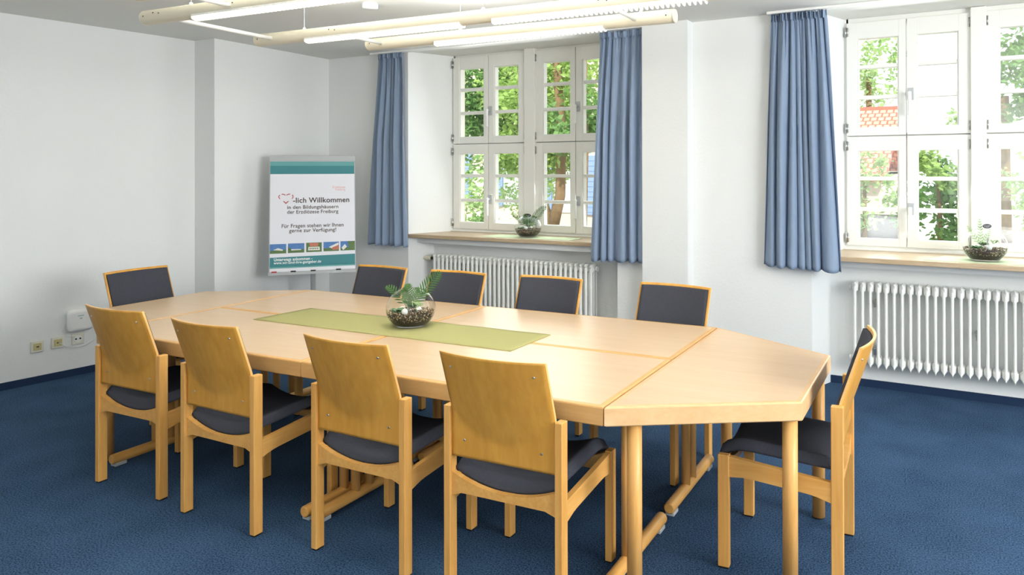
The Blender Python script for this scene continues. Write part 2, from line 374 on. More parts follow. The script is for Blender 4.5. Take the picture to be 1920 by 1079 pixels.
# the two openings outside the frame get a plain frame and glass as well
def simple_window(n, cx_, cy_, ln, rz):
    W = thing('window_%d' % n, (cx_, cy_, 0), rz, kind='structure')
    bm = B()
    for i in range(5):
        x = -ln / 2 + ln * i / 4; box(bm, max(-ln / 2, x - .04), min(ln / 2, x + .04), -.04, .04, .9, 2.5)
    box(bm, -ln / 2, ln / 2, -.035, .035, .9, .97); box(bm, -ln / 2, ln / 2, -.035, .035, 2.43, 2.5)
    f = obj('window_frame', bm, M['frame'], W); obj('pane', box(B(), -ln / 2, ln / 2, -.003, .003, .95, 2.45), M['glass'], f)
simple_window(3, XR + .3, 1.9, 2.8, pi / 2); simple_window(4, .6, YB - .3, 2.8, 0)
for nm in ('daylight_window_3', 'rear_fill_light'):
    pass

# ------------------------------------------------------------------ radiators
def radiator(name, x0, n, pitch, y, z0, z1, label, brackets, pointed=True):
    R = thing('radiator', (x0, y, 0), label=label, cat='radiator')
    D = .045; h = z1 - z0
    for i in range(n):
        x = (i + .5) * pitch; bm = B()
        for yy in (-D, 0, D): cyl(bm, (x, yy, z0 + .03), (x, yy, z1 - .03), (.0098 if pointed else .0135) if yy == -D else .008, n=10, cap=False)
        for za, zb in ((z0, z0 + .075), (z1 - .07, z1)):
            # pressed header: pointed at the outer end, full pitch wide at the hub
            zo = za if za == z0 else zb; zi = zb if za == z0 else za
            k0 = .4 if za == z0 else .16
            prof = [(.003, zo, .05), (.010, zo + (zi - zo) * k0 * .6, .058), (pitch / 2 - .0008, zo + (zi - zo) * k0, .052), (pitch / 2 - .0008, zo + (zi - zo) * .84, .048), (.009, zi, .05)]
            if not pointed: prof = [(.004, zo, .035), (.011, zo + (zi - zo) * .06, .05), (.0135, zo + (zi - zo) * .3, .058), (pitch / 2 - .003, zo + (zi - zo) * .5, .040), (pitch / 2 - .003, zo + (zi - zo) * .7, .040), (.0125, zi, .056)]
            rings = []
            for hw, z, dy in prof:
                ring = []
                for k in range(16):
                    a = 2 * pi * k / 16
                    ring.append(bm.verts.new((x + hw * cos(a) * (1 if abs(cos(a)) < .9 else 1), (dy if hw < .02 else dy) * sin(a) * (1.18 if hw < .02 else 1), z)))
                rings.append(ring)
            for R0, R1 in zip(rings, rings[1:]):
                for k in range(16):
                    f = bm.faces.new((R0[k], R0[(k + 1) % 16], R1[(k + 1) % 16], R1[k])); f.smooth = True
            bm.faces.new(rings[0]); bm.faces.new(rings[-1])
        obj('section', bm, M['radiator'], R)
    for e, xe in ((0, -.016), (1, n * pitch)):
        for zc in (z0 + .045, z1 - .042):
            obj('end_cap', cyl(B(), (xe, 0, zc), (xe + .016, 0, zc), .021, n=14), M['white'], R)
    for bx, bz in brackets:
        bm = B(); box(bm, bx - .012, bx + .012, -.02, YN - y, bz - .012, bz + .012, .002); box(bm, bx - .009, bx + .009, -.03, -.012, bz - .03, bz + .012, .002)
        obj('bracket', bm, M['steel'], R, label='steel wall bracket')
    return R
YRAD = 5.29
r1 = radiator('radiator', -4.405, 35, .0472, YRAD, .165, .735, 'white column radiator below the left window, half hidden by chairs', ((.3, .6), (1.3, .6)), pointed=False)
r2_ = radiator('radiator', -.785, 34, .0493, YRAD, .165, .735, 'white column radiator below the right window beside the end chair', ((.15, .60), (.15, .28), (.758, .44), (1.4, .44)))
bm = B(); cyl(bm, (-.02, 0, .69), (-.055, 0, .69), .014, n=12); v = obj('valve', bm, M['black'], r1, label='dark valve joint')
bm = B(); lathe(bm, [(.001, 0), (.02, .002), (.023, .02), (.02, .07), (.012, .085), (.001, .086)], 16)
for vv in bm.verts: vv.co = Vector((-.05 - vv.co.z, vv.co.x, .69 + vv.co.y))
obj('thermostat_head', bm, M['cream'], v, label='cream thermostat head')

# ------------------------------------------------------------------ curtains
def curtain(xa0, xa1, xb0, xb1, zt, zb0, zb1, y, folds, label, hemskew=0, seed=1, flare=0, thick=.09):
    rnd = random.Random(seed); ph = [rnd.uniform(0, 6.28) for _ in range(8)]
    T = thing('curtain', ((xb0 + xb1) / 2, y, zt), label=label, cat='curtain', group='blue window curtains')
    cx_ = (xb0 + xb1) / 2
    def fn(u, v):
        e = min(1, v * 1.02); ease = e ** .85
        x = (xa0 + (xa1 - xa0) * u) * (1 - ease) + (xb0 + (xb1 - xb0) * u) * ease
        zb = zb0 + (zb1 - zb0) * u
        z = zt + (zb - zt) * v
        u_ = u + .035 * sin(2 * pi * u * 1.5 + ph[0]) + .018 * sin(2 * pi * (u * 2.3 - v * .4) + ph[1])
        # gathered folds: tight and many at the top, merging into fewer deep ones below
        a = .5 + .5 * cos(2 * pi * folds * u_ + ph[2]); deep = (a ** .7) * thick * (.35 + .65 * min(1, v * 2.2)) * (.75 + .25 * sin(2 * pi * 2 * u + ph[3]))
        fine = .009 * sin(2 * pi * folds * 2.6 * u + ph[4]) * max(0, 1 - v * 5) + .006 * sin(2 * pi * folds * 1.7 * u + ph[6] + v * 3) * max(0, 1 - v * 1.6)
        y_ = -deep - fine + .01
        x += .010 * sin(2 * pi * folds * u_ * 1.0 + ph[5]) * (.3 + .7 * v)
        if v < .022: y_ -= .006 * sin(pi * v / .022)
        z += -.006 * cos(2 * pi * folds * u_ + ph[2]) * (v > .97)
        return (x - cx_, y_, z - zt)
    bm = B(); grid(bm, fn, folds * 14, 60)
    c = obj('cloth', bm, M['curtain'], T, smooth=True)
    md = c.modifiers.new('thickness', 'SOLIDIFY'); md.thickness = .0025
    # frilled heading
    def hf(u, v):
        x, yy, z = fn(u, 0); return (x + .002 * sin(u * 97), yy - .014 - .011 * sin(2 * pi * folds * 2.6 * u + 1.2) - .004 * sin(2 * pi * folds * 4.3 * u), .012 - .05 * v + .007 * sin(2 * pi * folds * 1.9 * u + ph[1]))
    bm = B(); grid(bm, hf, folds * 18, 4); h = obj('heading', bm, M['curtain'], T, smooth=True)
    md = h.modifiers.new('thickness', 'SOLIDIFY'); md.thickness = .002
    # stitched hem band
    def hb_(u, v):
        x, yy, z = fn(u, .955 + .004 * v); return (x, yy - .0022, z)
    bm = B(); grid(bm, hb_, folds * 14, 1); obj('hem', bm, M['curtain'], T, smooth=True)
    return T
curtain(-4.90, -4.60, -5.02, -4.515, 2.556, .815, .812, 5.085, 6, 'blue gathered curtain at the left window, nearest the poster stand', seed=3)
curtain(-2.614, -2.20, -2.682, -2.20, 2.548, .79, .80, 5.105, 6, 'blue gathered curtain tucked against the pier, right of the left window', seed=5)
curtain(-1.278, -.911, -1.335, -.81, 2.548, .835, .815, 5.085, 8, 'blue gathered curtain hanging beside the right window', seed=8)
for a, b, lab in ((-4.97, -2.231, 'thin white ceiling rail over the left window'), (-1.30, 1.3, 'thin white ceiling rail over the right window')):
    bm = B(); box(bm, a, b, 5.035, 5.095, H - .018, H, .004)
    obj('curtain_rail', bm, M['white'], label=lab, cat='curtain rail')

# ------------------------------------------------------------------ tables
TX, TY, TH, TZ, DL, DW = -1.1259, 2.2127, .04237, .694, 1.3924, .70
def at(s, t, z=0): return (TX + s * cos(TH) - t * sin(TH), TY + s * sin(TH) + t * cos(TH), z)
def top_parts(root, poly, z1=TZ, th=.067, lip=M['lip'], flip=False):
    inn = inset(poly, .02); bm = B(); n = len(poly)
    # solid edge frame: rounded outside profile, flat lip on top
    prof = [(.02, z1), (.006, z1), (.0018, z1 - .0018), (0, z1 - .006), (0, z1 - th + .004), (.004, z1 - th), (.034, z1 - th), (.034, z1 - .022), (.02, z1 - .022)]
    loops = [[bm.verts.new((*p, z)) for p in (inset(poly, d) if d else poly)] for d, z in prof]
    for L0, L1 in zip(loops, loops[1:] + loops[:1]):
        for i in range(n): bm.faces.new((L0[i], L0[(i + 1) % n], L1[(i + 1) % n], L1[i]))
    obj('edge_frame', bm, lip, root)
    obj('tabletop', prism(B(), inn, z1 - .022, z1 + .0003), M['veneer'], root)
def desk():
    T = thing('conference_table', cat='table', group='rectangular tables pushed together')
    top_parts(T, [(.002, .002), (DL - .002, .002), (DL - .002, DW - .002), (.002, DW - .002)])
    for x in (.034, DL - .034):
        bm = rod(B(), (x, .05, .036), (x, .665, .036), .025)
        fb = obj('foot_bar', bm, M['chair_rail'], T, smooth=False)
        for y in (.09, .62): obj('floor_pad', box(B(), x - .02, x + .02, y - .03, y + .03, 0, .016, .003), M['grey'], fb, label='pale plastic floor pad')
        for y in (.285, .375, ): obj('post', cyl(B(), (x, y, .05), (x, y, TZ - .022), .0205, n=20), M['legs'], T)
    return T
d0 = desk(); dl = [((-DL, 0), 'near right rectangular beech table beside the green runner end'), ((-2 * DL, 0), 'near left rectangular beech table along the row of wooden chair backs'),
                   ((-DL, DW), 'far right rectangular beech table nearest the pier between the windows'), ((-2 * DL, DW), 'far left rectangular beech table toward the poster stand')]
for i, ((s, t), lab) in enumerate(dl):
    T = d0 if i == 0 else copy_tree(d0); T.location = at(s, t); T.rotation_euler = (0, 0, TH); T['label'] = lab
def trapezoid():
    T = thing('trapezoid_table', cat='table', group='trapezoid end tables')
    D, W = .595, 2 * DW
    poly = [(.003, .002), (D, .348), (D, 1.052), (.003, W - .002)]
    top_parts(T, poly, lip=M['lip_end'])
    for x, y in ((.072, .100), (.547, .374), (.547, 1.026), (.072, W - .100)):
        bm = cyl(B(), (x, y, .006), (x, y, TZ - .03), .0265, n=24); l = obj('leg', bm, M['legs'], T)
        obj('glide', cyl(B(), (x, y, 0), (x, y, .006), .022, n=16), M['black'], l, label='dark foot glide')
    return T
t0 = trapezoid(); t0.location = at(0, 0); t0.rotation_euler = (0, 0, TH); t0['label'] = 'trapezoid beech end table on round legs at the right end'
t1 = copy_tree(t0); t1.location = at(-2 * DL, 2 * DW); t1.rotation_euler = (0, 0, TH + pi); t1['label'] = 'trapezoid beech end table at the far left end'

# ------------------------------------------------------------------ chairs
CW, CD, CT, CP = .476, .448, .866, .656
def make_chair():
    T = thing('conference_chair', cat='chair')
    w2 = CW / 2; lw, ld = .028, .042
    for s in (-1, 1):
        xa, xb = sorted((s * w2, s * (w2 - lw)))
        for y0, y1, h in ((-CD / 2, -CD / 2 + ld, CP), (CD / 2 - ld, CD / 2, .425)):
            l = obj('leg', box(B(), xa, xb, y0, y1, .006, h, .0025), M['chair_wood'], T)
            obj('glide', box(B(), xa + .003, xb - .003, y0 + .003, y1 - .003, 0, .007), M['black'], l, label='dark foot glide')
        # side rail with arched underside
        bm = B(); xa, xb = sorted((s * (w2 - .004), s * (w2 - .024)))
        ya, yb = -CD / 2 + ld, CD / 2 - ld
        def pf(u): return ya + (yb - ya) * u
        nn = 14; topz = [.385 + .036 * u ** 1.0 for u in [i / nn for i in range(nn + 1)]]
        botz = [.318 + .032 * u + .012 * (1 - min(1, 6 * min(u, 1 - u))) * -1 + .006 for u in [i / nn for i in range(nn + 1)]]
        V = [[bm.verts.new((x, pf(i / nn), z)) for i in range(nn + 1) for z in (botz[i], topz[i])] for x in (xa, xb)]
        for i in range(nn):
            a = 2 * i
            for f in ((V[0][a], V[0][a + 1], V[0][a + 3], V[0][a + 2]), (V[1][a], V[1][a + 2], V[1][a + 3], V[1][a + 1]), (V[0][a + 1], V[1][a + 1], V[1][a + 3], V[0][a + 3]), (V[0][a], V[0][a + 2], V[1][a + 2], V[1][a])): bm.faces.new(f)
        bm.faces.new((V[0][0], V[1][0], V[1][1], V[0][1])); bm.faces.new((V[0][-2], V[0][-1], V[1][-1], V[1][-2]))
        obj('side_rail', bm, M['chair_rail'], T)
    # cross rails with scooped top
    for y0, zo in ((-CD / 2 + .010, 0), (CD / 2 - .036, -.004)):
        bm = B(); nn = 20; xs = [-(w2 - lw) + 2 * (w2 - lw) * i / nn for i in range(nn + 1)]
        tz = [.376 + zo + .044 * abs(x / (w2 - lw)) ** 2.1 for x in xs]; bz = [.350 + zo - .014 * max(0, abs(x / (w2 - lw)) - .8) / .2 for x in xs]
        V = [[bm.verts.new((xs[i], y, z)) for i in range(nn + 1) for z in (bz[i], tz[i])] for y in (y0, y0 + .022)]
        for i in range(nn):
            a = 2 * i
            for f in ((V[0][a], V[0][a + 2], V[0][a + 3], V[0][a + 1]), (V[1][a], V[1][a + 1], V[1][a + 3], V[1][a + 2]), (V[0][a + 1], V[0][a + 3], V[1][a + 3], V[1][a + 1]), (V[0][a], V[1][a], V[1][a + 2], V[0][a + 2])): bm.faces.new(f)
        obj('cross_rail', bm, M['chair_rail'], T)
    # dished upholstered seat
    def zs(x, y):
        u = x / .208; v = (y + .19) / .42
        z = .388 + .046 * abs(u) ** 2.2 + .020 * min(1, max(0, v) * 1.4)
        f = max(0, v - .78) / .22; return z - .035 * f * f
    def st(u, v):
        x = -.208 + .416 * u; y = -.19 + .42 * v; e = min(u, 1 - u, v * 1.4, (1 - v) * 1.2) / .09; e = min(1, max(0, e))
        return (x, y, zs(x, y) + .042 * sqrt(max(0, 1 - (1 - e) ** 2)) - .004)
    def sb(u, v):
        x = -.208 + .416 * u; y = -.19 + .42 * v; return (x, y, zs(x, y) - .012)
    bm = B(); shell(bm, st, sb, 28, 28); obj('seat', bm, M['pad'], T, smooth=True)
    # plywood back: flat between the posts, swept back and hollowed above a U shaped bend
    def disp(x, z):
        u = x / .21; zf = .650 - .105 * (1 - u * u); d = z - zf; k = .009
        sp = k * math.log(1 + math.exp(min(40, d / k)))
        return .335 * sp
    hw = w2 - lw
    def pb(off, tw=1.0, z0=.478, z1=CT):
        def f(u, v):
            x = -hw * tw + 2 * hw * tw * u; z = z0 + (z1 - z0) * v; return (x, -CD / 2 + .010 + off - disp(x, z), z)
        return f
    bm = B(); shell(bm, pb(.010), pb(0), 24, 40, 0, 0, 1); bk = obj('backrest', bm, [M['ply'], M['ply_edge']], T, smooth=False)
    bm = B(); shell(bm, pb(.024, .94, .49, CT - .012), pb(.0105, .94, .49, CT - .012), 24, 40)
    obj('back_pad', bm, M['pad'], T, smooth=True)
    for x, z in ((-.165, .815), (.165, .815), (-.155, .54), (.155, .54)):
        y = -CD / 2 + .010 - disp(x, z)
        bm = B(); cyl(bm, (x, y + .002, z), (x, y - .0025, z), .0055, .0035, n=10); obj('screw', bm, M['steel'], bk, label='small steel screw')
    return T
ch0 = make_chair()
chairs = [
    ((-3.5257, 2.2387, .0419), 'beech chair seen from behind, leftmost of the four along the near table side', 'chairs along the near side of the table'),
    ((-2.8528, 2.2267, .0092), 'beech chair seen from behind, second from left along the near table side', 'chairs along the near side of the table'),
    ((-2.0986, 2.275, .0149), 'beech chair seen from behind, third from left, in front of the glass bowl', 'chairs along the near side of the table'),
    ((-1.4702, 2.3145, .0461), 'beech chair seen from behind, rightmost of the near row beside the trapezoid table', 'chairs along the near side of the table'),
    ((-4.50, 2.822, -1.5051), 'beech chair with charcoal back pad at the far left end of the table', 'chairs at the table ends'),
    ((-3.462, 3.345, 3.1392), 'chair with charcoal back pad across the table, just right of the poster stand', 'chairs along the far side of the table'),
    ((-2.86, 3.372, 3.1529), 'chair with charcoal back pad behind the glass bowl fern, before the radiator', 'chairs along the far side of the table'),
    ((-2.23, 3.435, 3.1497), 'chair with charcoal back pad before the right end of the left radiator', 'chairs along the far side of the table'),
    ((-1.497, 3.492, 3.0696), 'chair with charcoal back pad standing in front of the white pier', 'chairs along the far side of the table'),
    ((-.6718, 2.926, 1.6399), 'beech chair seen from the side at the right end, charcoal seat under the table', 'chairs at the table ends')]
for i, ((x, y, a), lab, g) in enumerate(chairs):
    T = ch0 if i == 0 else copy_tree(ch0); T.location = (x, y, 0); T.rotation_euler = (0, 0, a); T['label'] = lab; T['group'] = g

# ------------------------------------------------------------------ runner and glass bowls
def cloth(pts, z, m, **k):
    bm = B(); nu, nv = 40, 10; p = [Vector(q) for q in pts]
    def f(off):
        def g(u, v):
            q = (p[0] * (1 - u) + p[1] * u) * (1 - v) + (p[3] * (1 - u) + p[2] * u) * v
            return (q.x, q.y, z + off + .0006 * (1 + sin(u * 31 + v * 3)) * (1 if off else 0))
        return g
    shell(bm, f(.002), f(0), nu, nv); return obj('table_runner', bm, m, smooth=False, **k)
cloth([at(-2.303, .528)[:2], at(-.686, .52)[:2], at(-.681, .88)[:2], at(-2.27, .897)[:2]], TZ + .0006, M['runner'], label='long olive green linen runner along the table middle', cat='runner')
cloth([(-3.84, 5.20), (-2.96, 5.235), (-2.96, 5.45), (-3.80, 5.45)], .9184, M['mint'], label='pale green cloth on the left window sill', cat='runner')
cloth([(-.33, 5.11), (.5, 5.08), (.5, 5.42), (-.22, 5.42)], .9184, M['mint'], label='pale green cloth on the right window sill', cat='runner')

def leaf_blade(bm, p, d, l, wd, droop=.3, mat=0, n=4, nrm=Vector((0, 0, 1))):
    d = Vector(d).normalized(); s = d.cross(nrm); s = s.normalized() if s.length > .01 else Vector((1, 0, 0)); pts = []
    for i in range(n + 1):
        t = i / n; c = Vector(p) + d * l * t + Vector((0, 0, -droop * l * t * t)); ww = wd * sin(pi * min(.98, max(.06, t * .9 + .08)))
        pts.append((c - s * ww, c + Vector((0, 0, ww * .3)), c + s * ww))
    V = [[bm.verts.new(q) for q in r] for r in pts]
    for a, b in zip(V, V[1:]):
        for k in (0, 1): f = bm.faces.new((a[k], a[k + 1], b[k + 1], b[k])); f.material_index = mat; f.smooth = True
def frond(bm, p, d, l, n=11, lf=.045, droop=.25, stem=.0012):
    d = Vector(d).normalized(); pts = [Vector(p) + d * l * (i / n) + Vector((0, 0, -droop * l * (i / n) ** 2)) for i in range(n + 1)]
    path(bm, pts, stem, 5)
    NV = Vector((.42, -.88, .25)); s = d.cross(NV).normalized()
    for i in range(2, n + 1):
        t = i / n; ll = lf * (sin(pi * min(1, t * .75 + .22)) ** .6); dd = (pts[i] - pts[i - 1]).normalized()
        for sg in (-1, 1): leaf_blade(bm, pts[i], s * sg * .8 + dd * .8, ll, .0038, .12, n=3, nrm=NV)
def bowl(loc, sc, kind, label, tagsign=True):
    T = thing('glass_terrarium', loc, label=label, cat='terrarium', group='glass bowls with plants')
    R_ = .124 * sc; Hh = .192 * sc; rnd = random.Random(int(loc[0] * 100) + 7)
    def sph(z):   # radius of bowl at height z
        zz = (z - Hh * .47) / (Hh * .56); return R_ * sqrt(max(0.05, 1 - zz * zz))
    bm = B(); prof = [(.002, .002)] + [(sph(z), z) for z in [Hh * (.012 + .973 * i / 22) for i in range(23)]]
    prof[1] = (sph(Hh * .03) * .98, .002)
    lathe(bm, prof, 48); g = obj('bowl', bm, M['bowl'], T, smooth=True)
    ro, zo = prof[-1]
    bm = B(); ring = [Vector(((ro) * cos(a), (ro) * sin(a), zo)) for a in [2 * pi * k / 32 for k in range(33)]]; path(bm, ring, .0022 * sc, 6); obj('rim', bm, M['bowl'], g)
    # layered filling
    z1, z2 = Hh * .30, Hh * .40
    bm = B(); p = [(.002, .006)] + [(sph(z) * .965, z) for z in [Hh * (.05 + .25 * i / 8) for i in range(9)]]; lathe(bm, p, 36); bmesh.ops.contextual_create(bm, geom=[v for v in bm.verts if abs(v.co.z - p[-1][1]) < 1e-6])
    obj('soil', bm, M['soil'], T)
    bm = B()
    for i in range(900):
        a = rnd.uniform(0, 2 * pi); z = rnd.uniform(z1 * .62, z2); edge = rnd.random() < .6
        r = sph(z) * (.955 if edge else sqrt(rnd.random()) * .93); zz = z if edge else z2 * rnd.uniform(.93, 1.02); s = rnd.uniform(.0016, .0036) * sc
        bmesh.ops.create_icosphere(bm, subdivisions=0 + 1, radius=s, matrix=Matrix.Translation((r * cos(a), r * sin(a), zz)))
        if i % 3 == 0:
            pass
    for i, f in enumerate(bm.faces): f.material_index = (i // 20) % 3
    obj('pebbles', bm, [M['gravel'], M['soil'], M['bark']], T, kind='stuff')
    top = z2
    bm = B()
    if kind == 0:
        frond(bm, (0, .0, top), (.40, .05, .62), .315 * sc, 15, .060, .20)
        for dx, dy, dz, l in ((-.62, -.1, .95, .235), (-.35, .3, 1, .2), (.12, -.3, 1, .19), (.4, .2, .9, .19), (-.12, .1, 1.2, .2), (.05, .4, 1, .18)): frond(bm, (-.015, 0, top), (dx, dy, dz), l * sc, 10, .042, .35)
        obj('fern', bm, M['fern'], T, label='feathery green fern')
    else:
        frond(bm, (-.02 * sc, 0, top), (-.05, 0, 1), .17 * sc, 10, .03, 0); frond(bm, (-.02 * sc, 0, top), (-.5, -.1, 1), .16 * sc, 8, .03, .1); frond(bm, (-.02 * sc, 0, top), (.4, .1, 1), .13 * sc, 8, .026, .1)
        obj('fern', bm, M['moss'], T, label='pale feathery frond')
    bm = B()
    for i in range(22):
        a = i * 2.4; e = .15 + .8 * i / 22; leaf_blade(bm, (-.045 * sc, -.045 * sc, top - .004), (cos(a), sin(a), e), .05 * sc, .011 * sc, .25)
    obj('succulent', bm, M['succ'], T, label='grey green succulent rosette')
    bm = B()
    for i in range(18):
        a = i * 2.4; e = .4 + .9 * i / 18; leaf_blade(bm, (-.01 * sc, .02 * sc, top + .01), (cos(a), sin(a), e), .045 * sc, .009 * sc, .2)
    obj('rosette', bm, M['rosette'], T)
    bm = B()
    for i in range(7):
        a = rnd.uniform(0, 6.28); c = Vector((.05 * sc, -.01 * sc, top)); pts = [c + Vector((.028 * sc * cos(a + k * .5) * (k / 7), .028 * sc * sin(a + k * .5) * (k / 7), .05 * sc * sin(pi * k / 9))) for k in range(8)]; path(bm, pts, .0018 * sc, 5)
    obj('tendrils', bm, M['moss'], T)
    bm = B(); bmesh.ops.create_uvsphere(bm, u_segments=16, v_segments=10, radius=.017 * sc, matrix=Matrix.Translation((.022 * sc, -.07 * sc, top + .008))); obj('glass_pebble', bm, M['pearl'], T, smooth=True)
    if tagsign:
        # black oval tag on a stick, facing the room
        zc = Hh * (1.09 if kind else 1.03); xo = .012 * sc if kind else .01
        st = obj('plant_tag', path(B(), [(xo, -.01, top), (xo, -.012, zc)], .0012, 6), M['whiteink'], T)
        f = Matrix.Rotation(.35, 4, 'Z') @ Matrix.Rotation(pi / 2, 4, 'X')
        bm = B(); bmesh.ops.create_cone(bm, cap_ends=True, segments=40, radius1=1, radius2=1, depth=.002, matrix=Matrix.Translation((xo, -.014, zc)) @ f @ Matrix.Diagonal((.026, .0145, 1, 1)))
        ov = obj('tag_plate', bm, M['black'], st, label='black oval tag with white script')
        pts = [(-.018, -.001), (-.015, .005), (-.013, -.003), (-.010, .003), (-.008, -.003), (-.005, .004), (-.003, -.003), (0, .002), (.002, -.004), (.005, .005), (.008, -.002), (.012, .004), (.017, .001)]
        bm = B(); mt = Matrix.Translation((xo, -.014, zc)) @ f
        path(bm, [mt @ Vector((a, b, .0016)) for a, b in pts], .0008, 5); path(bm, [mt @ Vector((a, -.0075, .0016)) for a in (-.008, 0, .008)], .0006, 5)
        obj('script', bm, M['whiteink'], st)
    return T
bowl((-2.583, 2.905, TZ + .0035), 1.0, 0, 'big glass bowl terrarium with green fern on the conference table', tagsign=False)
bowl((-3.44, 5.345, .922), .93, 0, 'glass bowl terrarium with black tag on the left window sill')
bowl((.015, 5.245, .922), 1.03, 1, 'glass bowl terrarium with black tag on the right window sill')

# ------------------------------------------------------------------ ceiling lamps
def lamp(name, x0, x1, y0, louvers, z, label, bars=(), wires=(), power=5.5):
    rz = .055; T = thing('tube_lamp', (x0, y0, z), rz, label=label, cat='ceiling lamp', group='linked tubular ceiling lamps')
    Ln = (x1 - x0) / cos(rz); R_ = .0375
    # housing: cylinder open along the lamp louvers underneath
    bm = B(); segs = [0] + [q for a, b in louvers for q in (a - x0, b - x0)] + [Ln]; n = 24
    for i in range(len(segs) - 1):
        a, b = segs[i], segs[i + 1]
        if i % 2 == 0: cyl(bm, (a, 0, 0), (b, 0, 0), R_, n=n, cap=False)
        else:
            angs = [radians(-50) + radians(280) * k / 20 for k in range(21)]
            for rr in (R_, R_ - .003):
                A = [bm.verts.new((a, rr * cos(t), rr * sin(t))) for t in angs]; Bv = [bm.verts.new((b, rr * cos(t), rr * sin(t))) for t in angs]
                for k in range(20): f = bm.faces.new((A[k], A[k + 1], Bv[k + 1], Bv[k])); f.smooth = True
    H_ = obj('housing', bm, M['cream'], T)
    for q, s in ((0, -1), (Ln, 1)):
        bm = B(); cyl(bm, (q, 0, 0), (q + s * .012, 0, 0), R_ + .001, R_ - .004, n=24); obj('end_cap', bm, M['cream'], T)
        for sx in (.03,): obj('screw', cyl(B(), (q - s * sx, -R_ + .001, 0), (q - s * sx, -R_ - .001, 0), .004, n=8), M['black'], H_, label='small dark screw')
    for a, b in louvers:
        a -= x0; b -= x0
        lv = obj('louver', B(), M['white'], T)
        bm = B(); wv = .030; zb_, zt_ = -.050, -.020; nb = int((b - a) / .026)
        for s in (-1, 1):
            box(bm, a, b, s * wv - .001, s * wv + .001, zb_ + .020, zt_)
        for k in range(nb + 1):
            x = a + (b - a) * k / nb
            # blade with a rounded lower lip
            V = [bm.verts.new((x - .0008, wv * cos(t), zb_ + .012 - .012 * abs(sin(t)))) for t in [pi * j / 8 for j in range(9)]] + [bm.verts.new((x - .0008, -wv, zt_)), bm.verts.new((x - .0008, wv, zt_))]
            bm.faces.new(V)
        bm.to_mesh(lv.data); bm.free()
        obj('fluorescent_tube', cyl(B(), (a + .012, 0, -.022), (b - .012, 0, -.022), .010, n=10), M['tube'], T, label='glowing white fluorescent tube')
        ld = bpy.data.lights.new('added_ceiling_fill', 'AREA'); ld.shape = 'RECTANGLE'; ld.size = b - a; ld.size_y = .05; ld.energy = power * (b - a); ld.color = (1, .985, .96)  # light added above the closed housing to brighten the ceiling
        lo = bpy.data.objects.new('added_ceiling_fill', ld); COL.objects.link(lo); lo.parent = T; lo.location = ((a + b) / 2, 0, R_ + .004); lo.rotation_euler = (pi, 0, 0)
    for wx in wires:
        bm = B(); cyl(bm, (wx - x0, 0, R_ - .002), (wx - x0, 0, H - z - .001), .0012, n=6); obj('suspension_wire', bm, M['grey'], T)
        obj('wire_clip', lathe(B(), [(.001, R_ + .012), (.008, R_ + .010), (.012, R_ - .002)], 12, (wx - x0, 0, 0)), M['white'], T)
    for bx, yend in bars:
        lxx = (bx - x0); ye = yend
        bm = B(); cyl(bm, (lxx, -R_ + .004 if ye < 0 else R_ - .004, -.004), (lxx, ye, -.004), .0115, n=12)
        br = obj('connecting_bar', bm, M['white'], T)
        for dx, dz in ((-.022, .012), (.022, .006)): obj('screw', cyl(B(), (lxx + dx, -R_ + .002, dz), (lxx + dx, -R_ - .0008, dz), .0035, n=8), M['black'], H_)
    return T
ZL = 2.30
lamp('a', -3.879, -.45, 2.326, ((-3.49, -2.40), (-2.2, -1.1)), ZL, 'long cream tube lamp nearest the left wall, second from the camera', bars=((-3.21, -.33), (-3.75, .70)), wires=(-3.53, -2.6, -.8))
lamp('b', -3.939, -.75, 3.058, ((-3.53, -2.43), (-2.23, -1.10)), ZL, 'longest cream tube lamp running through the top middle of the photo', bars=((-3.31, .405), (-1.60, .41)), wires=(-3.56, -2.30, -.95))
lamp('c', -3.454, -1.42, 3.503, ((-2.93, -1.81),), ZL, 'shortest cream tube lamp nearest the windows with rounded right end', wires=(-2.757, -1.6))
lamp('d', -3.37, -.4, 1.985, ((-2.9, -1.8), (-1.6, -.6)), ZL, 'cream tube lamp nearest the camera, only its tip in view', wires=(-3.1, -.8), power=10)
lamp('e', -3.6, -.2, .35, ((-3.2, -2.0), (-1.7, -.5)), ZL, 'unseen cream tube lamp added behind the camera to light the room', wires=(-3.3, -.6), power=15)  # extra unseen lamp, added only for its light on the room
bm = B(); lathe(bm, [(.001, 0), (.046, 0), (.05, -.006), (.05, -.028), (.044, -.036), (.001, -.038)], 28, (0, 0, 0)); o = obj('smoke_detector', bm, M['white'], smooth=False, label='small round white smoke detector on the ceiling', cat='smoke detector'); o.location = (-3.49, 3.545, H)

# ------------------------------------------------------------------ poster stand
A0 = Vector((-5.03, 4.44, .63)); ang = atan2(.51, .45)
P = thing('poster_stand', (-5.03, 4.44, 0), ang, label='grey flip chart stand holding a white and teal welcome poster', cat='flip chart')
BW, BH = .682, 1.0; lean = .145
def bp(u, v, off=0):    # u 0..1 left to right, v 0 top .. 1 bottom; board local (x right, y back)
    return Vector(((u - .5) * BW, lean * (1 - v) - off * .989, .63 + BH * (1 - v) * .9895 - off * .145))
def slab(bm, u0, u1, v0, v1, o0, o1, mat=0):
    V = [bm.verts.new(bp(u, v, o)) for u in (u0, u1) for v in (v0, v1) for o in (o0, o1)]
    for q in ((0, 1, 3, 2), (4, 6, 7, 5), (0, 4, 5, 1), (2, 3, 7, 6), (0, 2, 6, 4), (1, 5, 7, 3)): bm.faces.new([V[i] for i in q]).material_index = mat
    return bm
bm = B(); slab(bm, -.01, 1.01, 0, 1, -.012, 0); obj('board', bm, M['grey'], P)
